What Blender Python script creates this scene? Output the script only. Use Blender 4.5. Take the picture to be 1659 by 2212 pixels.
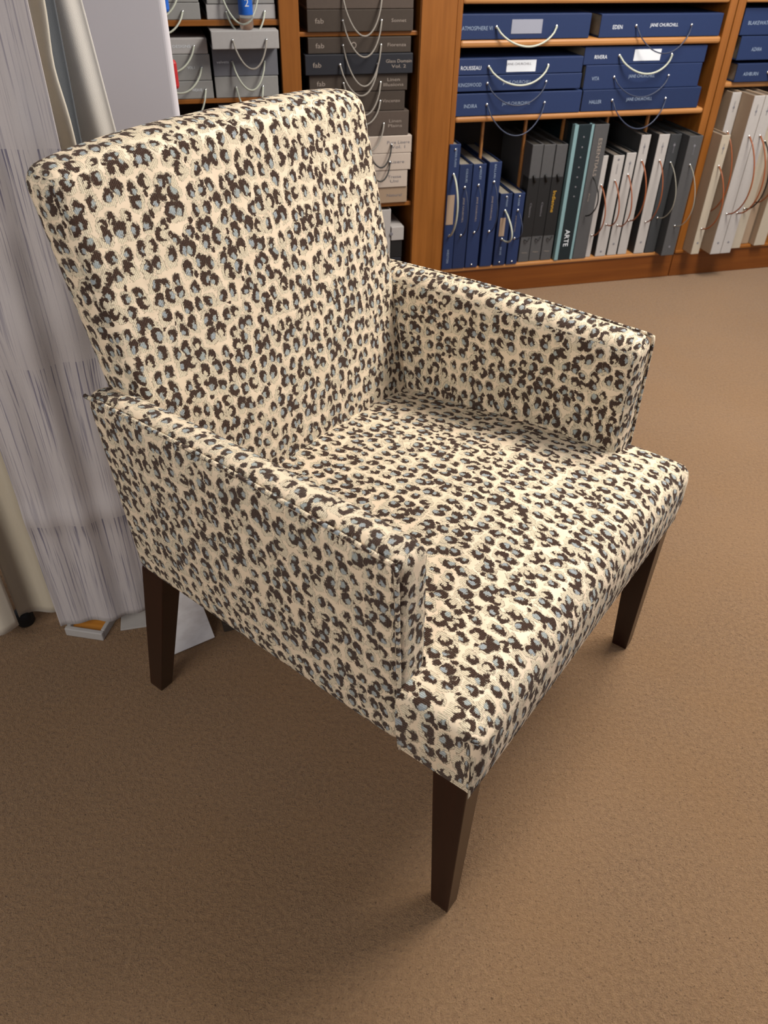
import bpy, math, random
from mathutils import Vector, Matrix
random.seed(7)
for o in list(bpy.data.objects): bpy.data.objects.remove(o)
SC = bpy.context.scene; COL = SC.collection
PI = math.pi

# ------------------------------------------------------------------ camera
F_PX, PITCH, ROLL, CAM_H = 1677.84, math.radians(38.555), math.radians(-1.461), 1.18
cd = bpy.data.cameras.new('camera'); cam = bpy.data.objects.new('camera', cd); COL.objects.link(cam)
cd.sensor_fit = 'VERTICAL'; cd.sensor_height = 24.0; cd.lens = F_PX / 2212.0 * 24.0
cd.clip_start = .02; cd.clip_end = 60
fw = Vector((0, math.cos(PITCH), -math.sin(PITCH))); rt = Vector((1, 0, 0)); dn = Vector((0, -math.sin(PITCH), -math.cos(PITCH)))
r2 = math.cos(ROLL) * rt + math.sin(ROLL) * dn; d2 = -math.sin(ROLL) * rt + math.cos(ROLL) * dn
cam.matrix_world = Matrix(((r2.x, -d2.x, -fw.x, 0), (r2.y, -d2.y, -fw.y, 0), (r2.z, -d2.z, -fw.z, CAM_H), (0, 0, 0, 1)))
cd.dof.use_dof = True; cd.dof.focus_distance = 1.15; cd.dof.aperture_fstop = 5.6
SC.camera = cam

# ------------------------------------------------------------------ world, lamps, exposure
w = bpy.data.worlds.new('room_ambient'); SC.world = w; w.use_nodes = True
bg = w.node_tree.nodes['Background']; bg.inputs[0].default_value = (.90, .90, 1.0, 1); bg.inputs[1].default_value = .16
def area(name, loc, target, sx, sy, energy, col):
    l = bpy.data.lights.new(name, 'AREA'); l.shape = 'RECTANGLE'; l.size = sx; l.size_y = sy; l.energy = energy; l.color = col
    o = bpy.data.objects.new(name, l); COL.objects.link(o); o.location = loc
    o.rotation_euler = (Vector(target) - Vector(loc)).to_track_quat('-Z', 'Y').to_euler(); return o
area('shop_window', (-1.2, -1.35, 2.0), (-.1, .8, .5), 1.4, 1.2, 32, (1.0, .95, .86))
area('ceiling_lamp_far', (1.35, 1.75, 2.45), (1.0, 1.5, 0), 1.3, .7, 84, (1.0, .93, .83))
area('window_daylight', (3.3, .2, 1.6), (.3, 1.2, .4), 1.6, 1.4, 15, (.80, .88, 1.0))
vs = SC.view_settings; vs.view_transform = 'Standard'; vs.look = 'None'; vs.gamma = 1; vs.use_curve_mapping = False
vs.exposure = 0.34

# ------------------------------------------------------------------ node helpers
def lin(c):
    if isinstance(c, str):
        c = [int(c[i:i + 2], 16) / 255 for i in (0, 2, 4)]
    return tuple(x / 12.92 if x <= .04045 else ((x + .055) / 1.055) ** 2.4 for x in c) + (1,)
class NT:
    def __init__(s, name):
        s.m = bpy.data.materials.new(name); s.m.use_nodes = True; s.t = s.m.node_tree
        s.b = s.t.nodes['Principled BSDF']
    def n(s, typ, ins=None, **props):
        nd = s.t.nodes.new(typ)
        for k, v in props.items(): setattr(nd, k, v)
        for k, v in (ins or {}).items():
            if isinstance(v, bpy.types.NodeSocket): s.t.links.new(v, nd.inputs[k])
            else: nd.inputs[k].default_value = v
        return nd
    def math(s, op, a, b=None, c=None, clamp=False):
        d = {0: a}
        if b is not None: d[1] = b
        if c is not None: d[2] = c
        nd = s.n('ShaderNodeMath', d, operation=op); nd.use_clamp = clamp; return nd.outputs[0]
    def vmath(s, op, a, b=None, scale=None):
        d = {0: a}
        if b is not None: d[1] = b
        nd = s.n('ShaderNodeVectorMath', d, operation=op)
        if scale is not None:
            if isinstance(scale, bpy.types.NodeSocket): s.t.links.new(scale, nd.inputs['Scale'])
            else: nd.inputs['Scale'].default_value = scale
        return nd.outputs['Value'] if op in ('LENGTH', 'DISTANCE', 'DOT_PRODUCT') else nd.outputs[0]
    def mix(s, f, a, b, blend='MIX'):
        nd = s.n('ShaderNodeMix', data_type='RGBA', blend_type=blend)
        for sock, v in ((nd.inputs[0], f), (nd.inputs[6], a), (nd.inputs[7], b)):
            if isinstance(v, bpy.types.NodeSocket): s.t.links.new(v, sock)
            else: sock.default_value = v
        return nd.outputs[2]
    def ramp01(s, v, lo, hi):
        return s.n('ShaderNodeMapRange', {0: v, 1: lo, 2: hi, 3: 0.0, 4: 1.0}).outputs[0]
    def noise(s, vec, scale, detail=2, rough=.5, dim='3D'):
        return s.n('ShaderNodeTexNoise', {'Vector': vec, 'Scale': scale, 'Detail': detail, 'Roughness': rough}, noise_dimensions=dim)
    def bump(s, h, strength, dist):
        nd = s.n('ShaderNodeBump', {'Height': h, 'Strength': strength, 'Distance': dist}); s.t.links.new(nd.outputs[0], s.b.inputs['Normal'])
    def out(s, col=None, rough=None, **kw):
        for k, v in dict({'Base Color': col, 'Roughness': rough}, **kw).items():
            if v is None: continue
            if isinstance(v, bpy.types.NodeSocket): s.t.links.new(v, s.b.inputs[k])
            else: s.b.inputs[k].default_value = v
        return s.m
    def obj(s): return s.n('ShaderNodeTexCoord').outputs['Object']
    def uv(s): return s.n('ShaderNodeUVMap').outputs[0]

def mat_plain(name, hexc, rough=.6, var=.12, scale=60, bump=.15, bdist=.0004, metal=0, spec=.4):
    t = NT(name); c = lin(hexc); v = t.obj()
    nz = t.noise(v, scale, 4, .6).outputs[0]
    dark = tuple(x * (1 - var) for x in c[:3]) + (1,); lite = tuple(min(1, x * (1 + var)) for x in c[:3]) + (1,)
    col = t.mix(nz, dark, lite)
    t.bump(t.noise(v, scale * 8, 2).outputs[0], bump, bdist)
    return t.out(col, rough, Metallic=metal, **{'Specular IOR Level': spec})

def mat_wood(name, c1, c2, rough=.35, grain=(1.2, 40, 40), bump=.1):
    t = NT(name); v = t.obj()
    mp = t.n('ShaderNodeMapping', {'Vector': v, 'Scale': grain}).outputs[0]
    a = t.noise(mp, 1.6, 6, .65).outputs[0]; b = t.noise(v, 3.0, 3).outputs[0]
    f = t.math('ADD', t.math('MULTIPLY', a, .75), t.math('MULTIPLY', b, .35))
    f = t.ramp01(f, .3, .8)
    t.bump(a, bump, .001)
    return t.out(t.mix(f, lin(c1), lin(c2)), rough)

def mat_leopard():
    t = NT('leopard_jacquard'); uv = t.uv()
    nz = t.noise(uv, 380, 3, .65, '2D').outputs[1]; nz2 = t.noise(uv, 70, 2, .5, '2D').outputs[1]
    w1 = t.vmath('SCALE', t.vmath('SUBTRACT', nz, (.5, .5, .5)), scale=.0066)
    w2 = t.vmath('SCALE', t.vmath('SUBTRACT', nz2, (.5, .5, .5)), scale=.0085)
    p = t.vmath('ADD', uv, t.vmath('ADD', w1, w2))
    ps = t.vmath('MULTIPLY', p, (53.0, 43.0, 0))
    def vor(vec, rnd):
        nd = t.n('ShaderNodeTexVoronoi', {'Vector': vec, 'Scale': 1.0, 'Randomness': rnd}, voronoi_dimensions='2D', feature='F1')
        q = t.vmath('SUBTRACT', vec, nd.outputs['Position'])
        rgb = t.n('ShaderNodeSeparateColor', {0: nd.outputs['Color']}); return q, rgb.outputs
    q, C = vor(ps, .58)
    ang = t.math('MULTIPLY', t.math('SUBTRACT', C[0], .5), 1.7)
    q = t.n('ShaderNodeVectorRotate', {'Vector': q, 'Angle': ang}, rotation_type='Z_AXIS').outputs[0]
    q = t.vmath('MULTIPLY', q, (1.0, .84, 1))
    R = t.math('ADD', t.math('MULTIPLY', C[1], .13), .275)
    phi = t.math('ADD', t.math('MULTIPLY', t.math('SUBTRACT', C[2], .5), 3.6), -PI / 2)
    o = t.n('ShaderNodeCombineXYZ', {0: t.math('COSINE', phi), 1: t.math('SINE', phi), 2: 0.0}).outputs[0]
    r1 = t.vmath('LENGTH', q)
    q2 = t.vmath('SUBTRACT', q, t.vmath('SCALE', o, scale=t.math('MULTIPLY', R, .50)))
    rr2 = t.vmath('LENGTH', q2)
    q3 = t.vmath('SUBTRACT', q, t.vmath('ADD', t.vmath('SCALE', o, scale=.10), (0, -.09, 0)))
    rr3 = t.vmath('LENGTH', t.vmath('MULTIPLY', q3, (1.0, .8, 1)))
    outer = t.ramp01(t.math('SUBTRACT', R, r1), -.02, .02)
    inner = t.ramp01(t.math('SUBTRACT', t.math('MULTIPLY', R, .50), rr2), -.02, .02)
    brown = t.math('MULTIPLY', outer, t.math('SUBTRACT', 1.0, inner))
    blue = t.math('MULTIPLY', t.ramp01(t.math('SUBTRACT', t.math('MULTIPLY', R, .48), rr2), -.02, .02),
                  t.math('GREATER_THAN', t.math('FRACT', t.math('MULTIPLY', C[1], 7.3)), .22))
    chen = t.ramp01(t.math('SUBTRACT', t.math('ADD', R, .12), rr3), -.02, .02)
    # small solid spots filling the gaps
    ps2 = t.vmath('ADD', ps, (13.37, 7.71, 0))
    qb, D = vor(t.vmath('MULTIPLY', ps2, (1.08, 1.12, 0)), .95)
    rad = t.math('MULTIPLY', t.math('GREATER_THAN', D[0], .58), t.math('ADD', .13, t.math('MULTIPLY', D[1], .11)))
    spot = t.ramp01(t.math('SUBTRACT', rad, t.vmath('LENGTH', qb)), -.02, .02)
    spot = t.math('MULTIPLY', spot, t.math('SUBTRACT', 1.0, t.math('MULTIPLY', blue, outer)))
    brown = t.math('MAXIMUM', brown, spot)
    # threads
    lines = t.n('ShaderNodeTexWave', {'Vector': t.vmath('ADD', uv, t.vmath('SCALE', nz, scale=.0016)), 'Scale': 135.0, 'Distortion': 1.5, 'Detail': 1.0}, wave_type='BANDS', bands_direction='X').outputs[1]
    fine = t.noise(t.vmath('MULTIPLY', uv, (1.0, .5, 1)), 900, 2, .6, '2D').outputs[0]
    cg = t.mix(t.noise(uv, 30, 2, .5, '2D').outputs[0], lin('dcc7ac'), lin('e4d1b8'))
    cc = t.mix(lines, lin('c8b99c'), lin('e4d8c0'))
    cb = t.mix(fine, lin('2b1b14'), lin('573e30'))
    cbl = t.mix(C[0], lin('97a2ad'), lin('a5b0ae'))
    cbl = t.mix(fine, t.mix(.3, cbl, lin('4c5c6a')), t.mix(.35, cbl, lin('d8d4cb')))
    col = t.mix(t.math('MULTIPLY', chen, .85), cg, cc); col = t.mix(blue, col, cbl); col = t.mix(brown, col, cb)
    pile = t.math('MAXIMUM', t.math('MAXIMUM', t.math('MULTIPLY', chen, .55), t.math('MULTIPLY', blue, .7)), brown)
    h = t.math('ADD', t.math('MULTIPLY', pile, .8), t.math('MULTIPLY', pile, t.math('ADD', t.math('MULTIPLY', lines, .35), t.math('MULTIPLY', fine, .5))))
    h = t.math('ADD', h, t.math('MULTIPLY', t.noise(uv, 22, 2, .5, '2D').outputs[0], 1.2))
    t.bump(h, 1.0, .003)
    rough = t.math('ADD', .5, t.math('MULTIPLY', pile, .4))
    return t.out(col, rough, **{'Sheen Weight': .08, 'Sheen Roughness': .5, 'Specular IOR Level': .3})

def mat_carpet():
    t = NT('brown_carpet'); v = t.obj()
    a = t.noise(v, 420, 3, .7).outputs[0]; b = t.noise(v, 130, 3, .6).outputs[0]; c = t.noise(v, 6, 3, .5).outputs[0]; d = t.noise(v, 1.6, 2).outputs[0]
    f = t.math('ADD', t.math('MULTIPLY', a, .6), t.math('MULTIPLY', b, .4)); f = t.ramp01(f, .32, .68)
    col = t.mix(f, lin('6b503b'), lin('a48462'))
    col = t.mix(t.ramp01(c, .3, .7), col, t.mix(.35, col, lin('94704a')))
    col = t.mix(t.math('MULTIPLY', t.ramp01(d, .35, .7), .3), col, lin('a58566'))
    sp = t.noise(v, 240, 2, .5).outputs[0]; col = t.mix(t.math('MULTIPLY', t.ramp01(sp, .62, .74), .7), col, lin('4a3424'))
    t.bump(t.math('ADD', t.math('MULTIPLY', a, .8), b), 1.0, .005)
    return t.out(col, .95, **{'Specular IOR Level': .1, 'Sheen Weight': .15})

def mat_streaked():
    """pale cloth printed with blocks of broken vertical slate streaks, one block every 31 cm"""
    t = NT('streaked_cloth'); uv = t.uv(); s = t.n('ShaderNodeSeparateXYZ', {0: uv}).outputs
    ph = t.math('DIVIDE', t.math('SUBTRACT', s[1], .285), .31); fr = t.math('FRACT', t.math('ADD', ph, 8.0))
    mp = t.n('ShaderNodeMapping', {'Vector': uv, 'Scale': (300, 5, 1)}).outputs[0]
    mp2 = t.n('ShaderNodeMapping', {'Vector': uv, 'Scale': (70, 4, 1)}).outputs[0]
    n1 = t.noise(mp, 1, 3, .6, '2D').outputs[0]; n2 = t.noise(mp2, 1, 2, .6, '2D').outputs[0]
    dens = t.math('ADD', .30, t.math('MULTIPLY', fr, .75))
    m = t.math('MULTIPLY', t.ramp01(n1, .54, .66), dens); m2 = t.math('MULTIPLY', t.ramp01(n2, .52, .8), t.math('MULTIPLY', dens, .3))
    m = t.math('MAXIMUM', m, m2, clamp=True)
    col = t.mix(m, lin('bbb4b5'), lin('6f6b7e'))
    t.bump(t.noise(uv, 700, 2, .5, '2D').outputs[0], .3, .0006)
    return t.out(col, .8, **{'Sheen Weight': .2})

def mat_cloth(name, c1, c2):
    t = NT(name); uv = t.uv()
    mp = t.n('ShaderNodeMapping', {'Vector': uv, 'Scale': (60, 6, 1)}).outputs[0]
    col = t.mix(t.noise(mp, 1, 3, .5, '2D').outputs[0], lin(c1), lin(c2))
    t.bump(t.noise(uv, 800, 2, .5, '2D').outputs[0], .35, .0006)
    return t.out(col, .8, **{'Sheen Weight': .2})

def mat_marble():
    t = NT('marbled_paper'); v = t.obj()
    mp = t.n('ShaderNodeMapping', {'Vector': v, 'Scale': (6, 22, 12), 'Rotation': (0, .5, .5)}).outputs[0]
    n = t.noise(mp, 1.2, 4, .6).outputs[0]
    return t.out(t.mix(t.ramp01(n, .45, .75), lin('d6d3d4'), lin('9c9190')), .45)

M = {}
M['leopard'] = mat_leopard(); M['carpet'] = mat_carpet()
M['mahogany'] = mat_wood('mahogany_stain', '1b0c08', '2c130c', .28, (40, 40, 1.5), .05)
M['honey'] = mat_wood('honey_pine', '70400f', '9c6128', .38, (1.5, 30, 34))
M['honey_v'] = mat_wood('honey_pine_upright', '70400f', '9c6128', .38, (30, 30, 1.5))
M['honey_edge'] = mat_wood('pale_shelf_lipping', '96602f', 'bb8650', .4, (1.5, 40, 40))
M['plinth'] = mat_wood('dark_honey_pine', '5f300f', '7e481b', .35, (1.5, 30, 34))
M['wall'] = mat_plain('cream_wall', 'd8d0c2', .9, .03, 8)
M['navy'] = mat_plain('navy_bookcloth', '1c2e57', .6, .1, 90, .3, .0003)
M['navy2'] = mat_plain('deep_navy_bookcloth', '192a50', .6, .1, 90, .3, .0003)
M['pages'] = mat_plain('sample_swatch_edges', '8b8478', .9, .35, 160, .5, .001)
M['pages_dk'] = mat_plain('dark_swatch_edges', '3a3632', .9, .4, 160, .5, .001)
M['steel'] = mat_plain('bright_steel', 'd8d8d8', .2, .05, 60, .05, .0002, metal=1)
M['cord_clear'] = mat_plain('pale_plastic_cord', 'b4b8aa', .35, .05, 60)
M['cord_dark'] = mat_plain('slate_cord', '343c52', .45, .1, 60)
M['cord_grey'] = mat_plain('grey_rope_cord', '938d85', .7, .15, 300, .6, .001)
M['cord_copper'] = mat_plain('copper_cord', '8a4a26', .35, .15, 60)
M['cord_black'] = mat_plain('black_cord', '151413', .45, .1, 60)
M['cord_braid'] = mat_plain('silver_braid_cord', '8f8b80', .5, .5, 400, .6, .001)
M['ink_white'] = mat_plain('silver_ink', 'dfe6ee', .5, .02, 20)
M['ink_grey'] = mat_plain('faded_silver_ink', '8fa0b8', .5, .02, 20)
M['ink_taupe'] = mat_plain('taupe_ink', '9a8f86', .5, .02, 20)
M['ink_gold'] = mat_plain('gold_ink', 'c89a2e', .45, .02, 20)
M['ink_dark'] = mat_plain('grey_ink', '76757c', .5, .02, 20)
M['sticker'] = mat_plain('white_sticker', 'dde2ea', .5, .03, 20)
M['sticker_grey'] = mat_plain('grey_sticker', '9497a6', .5, .05, 20)
M['sticker_tan'] = mat_plain('tan_sticker', 'a08a76', .6, .05, 20)
M['taupe'] = mat_plain('taupe_bookcloth', '50453e', .7, .12, 90, .3, .0003)
M['taupe_d'] = mat_plain('umber_bookcloth', '3f362f', .7, .12, 90, .3, .0003)
M['inkblack'] = mat_plain('black_bookcloth', '20222a', .6, .15, 90, .3, .0003)
M['linen'] = mat_plain('linen_board', 'b8aba0', .75, .06, 120, .3, .0003)
M['linen_d'] = mat_plain('sand_board', '9a8570', .75, .06, 120, .3, .0003)
M['stone'] = mat_plain('stone_grey_board', '8f8f8e', .7, .08, 90, .3, .0003)
M['stone_l'] = mat_plain('pale_grey_board', 'a8a6a6', .7, .08, 90, .3, .0003)
M['stone_d'] = mat_plain('lead_grey_board', '6a6c74', .7, .08, 90, .3, .0003)
M['char'] = mat_plain('charcoal_bookcloth', '4b4b4d', .7, .12, 90, .3, .0003)
M['char_d'] = mat_plain('dark_charcoal_bookcloth', '35373a', .7, .12, 90, .3, .0003)
M['black'] = mat_plain('black_band', '1a1b1d', .55, .15, 90, .2, .0003)
M['teal'] = mat_plain('black_teal_board', '16242a', .4, .15, 90, .2, .0003)
M['aqua'] = mat_plain('pale_aqua_stripe', '78989e', .5, .08, 60)
M['white_b'] = mat_plain('off_white_board', 'aca8a6', .6, .07, 90, .25, .0003)
M['white_c'] = mat_plain('warm_white_board', 'aea494', .6, .07, 90, .25, .0003)
M['white_side'] = mat_plain('grey_swatch_block', '6b625a', .9, .3, 160, .5, .001)
M['board'] = mat_plain('white_laminate', 'd0ccd2', .55, .02, 6, .05)
M['streak'] = mat_streaked()
M['cream'] = mat_cloth('cream_cloth', 'c9bfae', 'd8d0c2'); M['white_cl'] = mat_cloth('white_cloth', 'd8d2ca', 'e6e0d8')
M['slate_cl'] = mat_cloth('slate_cloth', '464a50', '62666a'); M['beige_cl'] = mat_cloth('beige_cloth', 'b8ac98', 'c6bcaa')
M['marble'] = mat_marble()
M['orange'] = mat_wood('orange_veneer', 'a8641e', 'c98a3a', .4)
M['brown_b'] = mat_plain('dark_brown_board', '2a2019', .7, .2, 60)
M['red'] = mat_plain('red_plastic', 'b3262a', .4, .05, 30); M['blue'] = mat_plain('blue_label', '1f5fc0', .4, .15, 60)
tg = NT('clear_plastic'); M['clear'] = tg.out((.95, .97, .95, 1), .08, **{'Transmission Weight': .92, 'IOR': 1.33})
M['metal_grey'] = mat_plain('grey_metal', '8a8a8c', .35, .05, 30, metal=1)

# ------------------------------------------------------------------ mesh helpers
class MB:
    def __init__(s): s.v = []; s.f = []; s.u = []
    def quad(s, idx, uvs=None): s.f.append(tuple(idx)); s.u.append(uvs or [(0, 0)] * len(idx))
    def rbox(s, lo, hi, r=.002, seg=1, mids=(1, 1, 1), deform=None, uvf=None):
        lo = list(lo); hi = list(hi); r = min(r, *[(hi[k] - lo[k]) * .49 for k in range(3)])
        def axis(k):
            a, b, m = lo[k], hi[k], mids[k]
            return [a + r * i / seg for i in range(seg)] + [a + r + (b - a - 2 * r) * i / m for i in range(m + 1)] + [b - r + r * (i + 1) / seg for i in range(seg)]
        ax = [axis(k) for k in range(3)]; cache = {}
        def vert(p):
            key = tuple(round(x, 6) for x in p)
            if key in cache: return cache[key]
            q = [min(max(p[k], lo[k] + r), hi[k] - r) for k in range(3)]; d = [p[k] - q[k] for k in range(3)]; L = math.sqrt(sum(x * x for x in d))
            pp = [q[k] + d[k] / L * r for k in range(3)] if L > 1e-9 else list(p)
            if deform: pp = deform(*pp)
            s.v.append(tuple(pp)); cache[key] = len(s.v) - 1; return cache[key]
        for k in range(3):
            i, j = (k + 1) % 3, (k + 2) % 3
            for sg in (0, 1):
                kv = hi[k] if sg else lo[k]
                for a in range(len(ax[i]) - 1):
                    for b in range(len(ax[j]) - 1):
                        ps = []
                        for (ia, ib) in ((a, b), (a + 1, b), (a + 1, b + 1), (a, b + 1)):
                            p = [0, 0, 0]; p[k] = kv; p[i] = ax[i][ia]; p[j] = ax[j][ib]; ps.append(p)
                        if not sg: ps.reverse()
                        s.quad([vert(p) for p in ps], [uvf(k, sg, p) for p in ps] if uvf else None)
        return s
    def tube(s, pts, rad, n=8, uvoff=(0, 0)):
        pts = [Vector(p) for p in pts]; base = len(s.v); N = len(pts); L = 0; Ls = []
        up = Vector((0, 0, 1)); prev = None
        for i, p in enumerate(pts):
            tdir = (pts[min(i + 1, N - 1)] - pts[max(i - 1, 0)]).normalized()
            if prev is None:
                a = tdir.cross(up)
                if a.length < .1: a = tdir.cross(Vector((1, 0, 0)))
                a.normalize()
            else: a = (prev - tdir * prev.dot(tdir)).normalized()
            prev = a; b = tdir.cross(a); rr = rad[i] if isinstance(rad, (list, tuple)) else rad
            if i: L += (p - pts[i - 1]).length
            Ls.append(L)
            for k in range(n):
                th = 2 * PI * k / n; s.v.append(tuple(p + (a * math.cos(th) + b * math.sin(th)) * rr))
        r0 = rad[0] if isinstance(rad, (list, tuple)) else rad
        for i in range(N - 1):
            for k in range(n):
                k2 = (k + 1) % n
                v0, v1 = 2 * PI * r0 * k / n, 2 * PI * r0 * (k + 1) / n
                s.quad([base + i * n + k, base + i * n + k2, base + (i + 1) * n + k2, base + (i + 1) * n + k],
                       [(uvoff[0] + Ls[i], uvoff[1] + v0), (uvoff[0] + Ls[i], uvoff[1] + v1), (uvoff[0] + Ls[i + 1], uvoff[1] + v1), (uvoff[0] + Ls[i + 1], uvoff[1] + v0)])
        s.quad([base + k for k in range(n)][::-1]); s.quad([base + (N - 1) * n + k for k in range(n)])
        return s
    def lathe(s, prof, n=16, axis='z', org=(0, 0, 0)):
        base = len(s.v)
        for (r, h) in prof:
            for k in range(n):
                th = 2 * PI * k / n; a, b = r * math.cos(th), r * math.sin(th)
                p = {'z': (a, b, h), 'y': (a, h, -b), 'x': (h, a, b)}[axis]
                s.v.append((p[0] + org[0], p[1] + org[1], p[2] + org[2]))
        for i in range(len(prof) - 1):
            for k in range(n):
                k2 = (k + 1) % n; s.quad([base + i * n + k, base + i * n + k2, base + (i + 1) * n + k2, base + (i + 1) * n + k])
        s.quad([base + k for k in range(n)][::-1]); s.quad([base + (len(prof) - 1) * n + k for k in range(n)])
        return s
    def build(s, name, mat, parent=None, smooth=False, loc=(0, 0, 0), rot=(0, 0, 0)):
        me = bpy.data.meshes.new(name); me.from_pydata(s.v, [], s.f); me.materials.append(mat)
        ul = me.uv_layers.new(name='UVMap'); flat = [c for f in s.u for uv in f for c in uv]; ul.data.foreach_set('uv', flat)
        if smooth: me.polygons.foreach_set('use_smooth', [True] * len(me.polygons))
        me.update(); o = bpy.data.objects.new(name, me); COL.objects.link(o); o.location = loc; o.rotation_euler = rot
        if parent: o.parent = parent
        return o
def empty(name, loc=(0, 0, 0), rz=0):
    o = bpy.data.objects.new(name, None); COL.objects.link(o); o.location = loc; o.rotation_euler = (0, 0, rz); o.empty_display_size = .05; return o
def tag(o, label, cat, group=None):
    o['label'] = label; o['category'] = cat
    if group: o['group'] = group
    return o
def struct(o): o['kind'] = 'structure'; return o
def box(name, lo, hi, mat, parent=None, r=.002, **kw): return MB().rbox(lo, hi, r).build(name, mat, parent, **kw)

FONT = {}
def text_mesh(txt, width=None, height=None):
    """flat lettering lying in local XZ, facing -Y, centred on the origin"""
    key = (txt, width, height)
    if key in FONT: return FONT[key]
    cu = bpy.data.curves.new('lettering', 'FONT'); cu.body = txt; cu.align_x = 'CENTER'; cu.align_y = 'CENTER'; cu.size = 1; cu.resolution_u = 2
    to = bpy.data.objects.new('lettering', cu); COL.objects.link(to)
    dg = bpy.context.evaluated_depsgraph_get(); dg.update()
    me = bpy.data.meshes.new_from_object(to.evaluated_get(dg)); bpy.data.objects.remove(to)
    xs = [v.co.x for v in me.vertices]; ys = [v.co.y for v in me.vertices]
    wx, hy = max(xs) - min(xs), max(ys) - min(ys); cx, cy = (max(xs) + min(xs)) / 2, (max(ys) + min(ys)) / 2
    sx = (width / wx) if width else height / hy; sy = (height / hy) if height else sx
    for v in me.vertices: v.co = ((v.co.x - cx) * sx, 0, (v.co.y - cy) * sy)
    FONT[key] = me; return me
def lettering(txt, parent, mat, x, y, z, width=None, height=None, vertical=0):
    me = text_mesh(txt, width, height).copy(); me.materials.clear(); me.materials.append(mat); me.name = 'lettering'
    o = bpy.data.objects.new('lettering', me); COL.objects.link(o); o.parent = parent; o.location = (x, y, z); o.rotation_euler = (0, vertical, 0); return o

# ------------------------------------------------------------------ setting
YAW = math.radians(15.6); BA = Vector((.456, 2.857, 0)); BE = Vector((math.cos(YAW), math.sin(YAW), 0)); BN = Vector((-BE.y, BE.x, 0))
def bc(u, wd, z): return BA + BE * u + BN * wd + Vector((0, 0, z))
fl = MB(); fl.rbox((-4, -3, -.05), (5, 6, 0), .001); struct(fl.build('floor', M['carpet']))
struct(MB().rbox((-2.6, 0, 0), (3.4, .08, 2.7), .002).build('wall_back', M['wall'], None, loc=bc(0, .36, 0), rot=(0, 0, YAW)))

# ------------------------------------------------------------------ armchair
chair = empty('armchair', (.3144, .7995, 0), .9404 + PI)
tag(chair, 'low armchair upholstered in cream, brown and blue leopard-spot fabric on dark tapered wooden legs', 'armchair')
LEO = M['leopard']
ZB = .321
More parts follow.
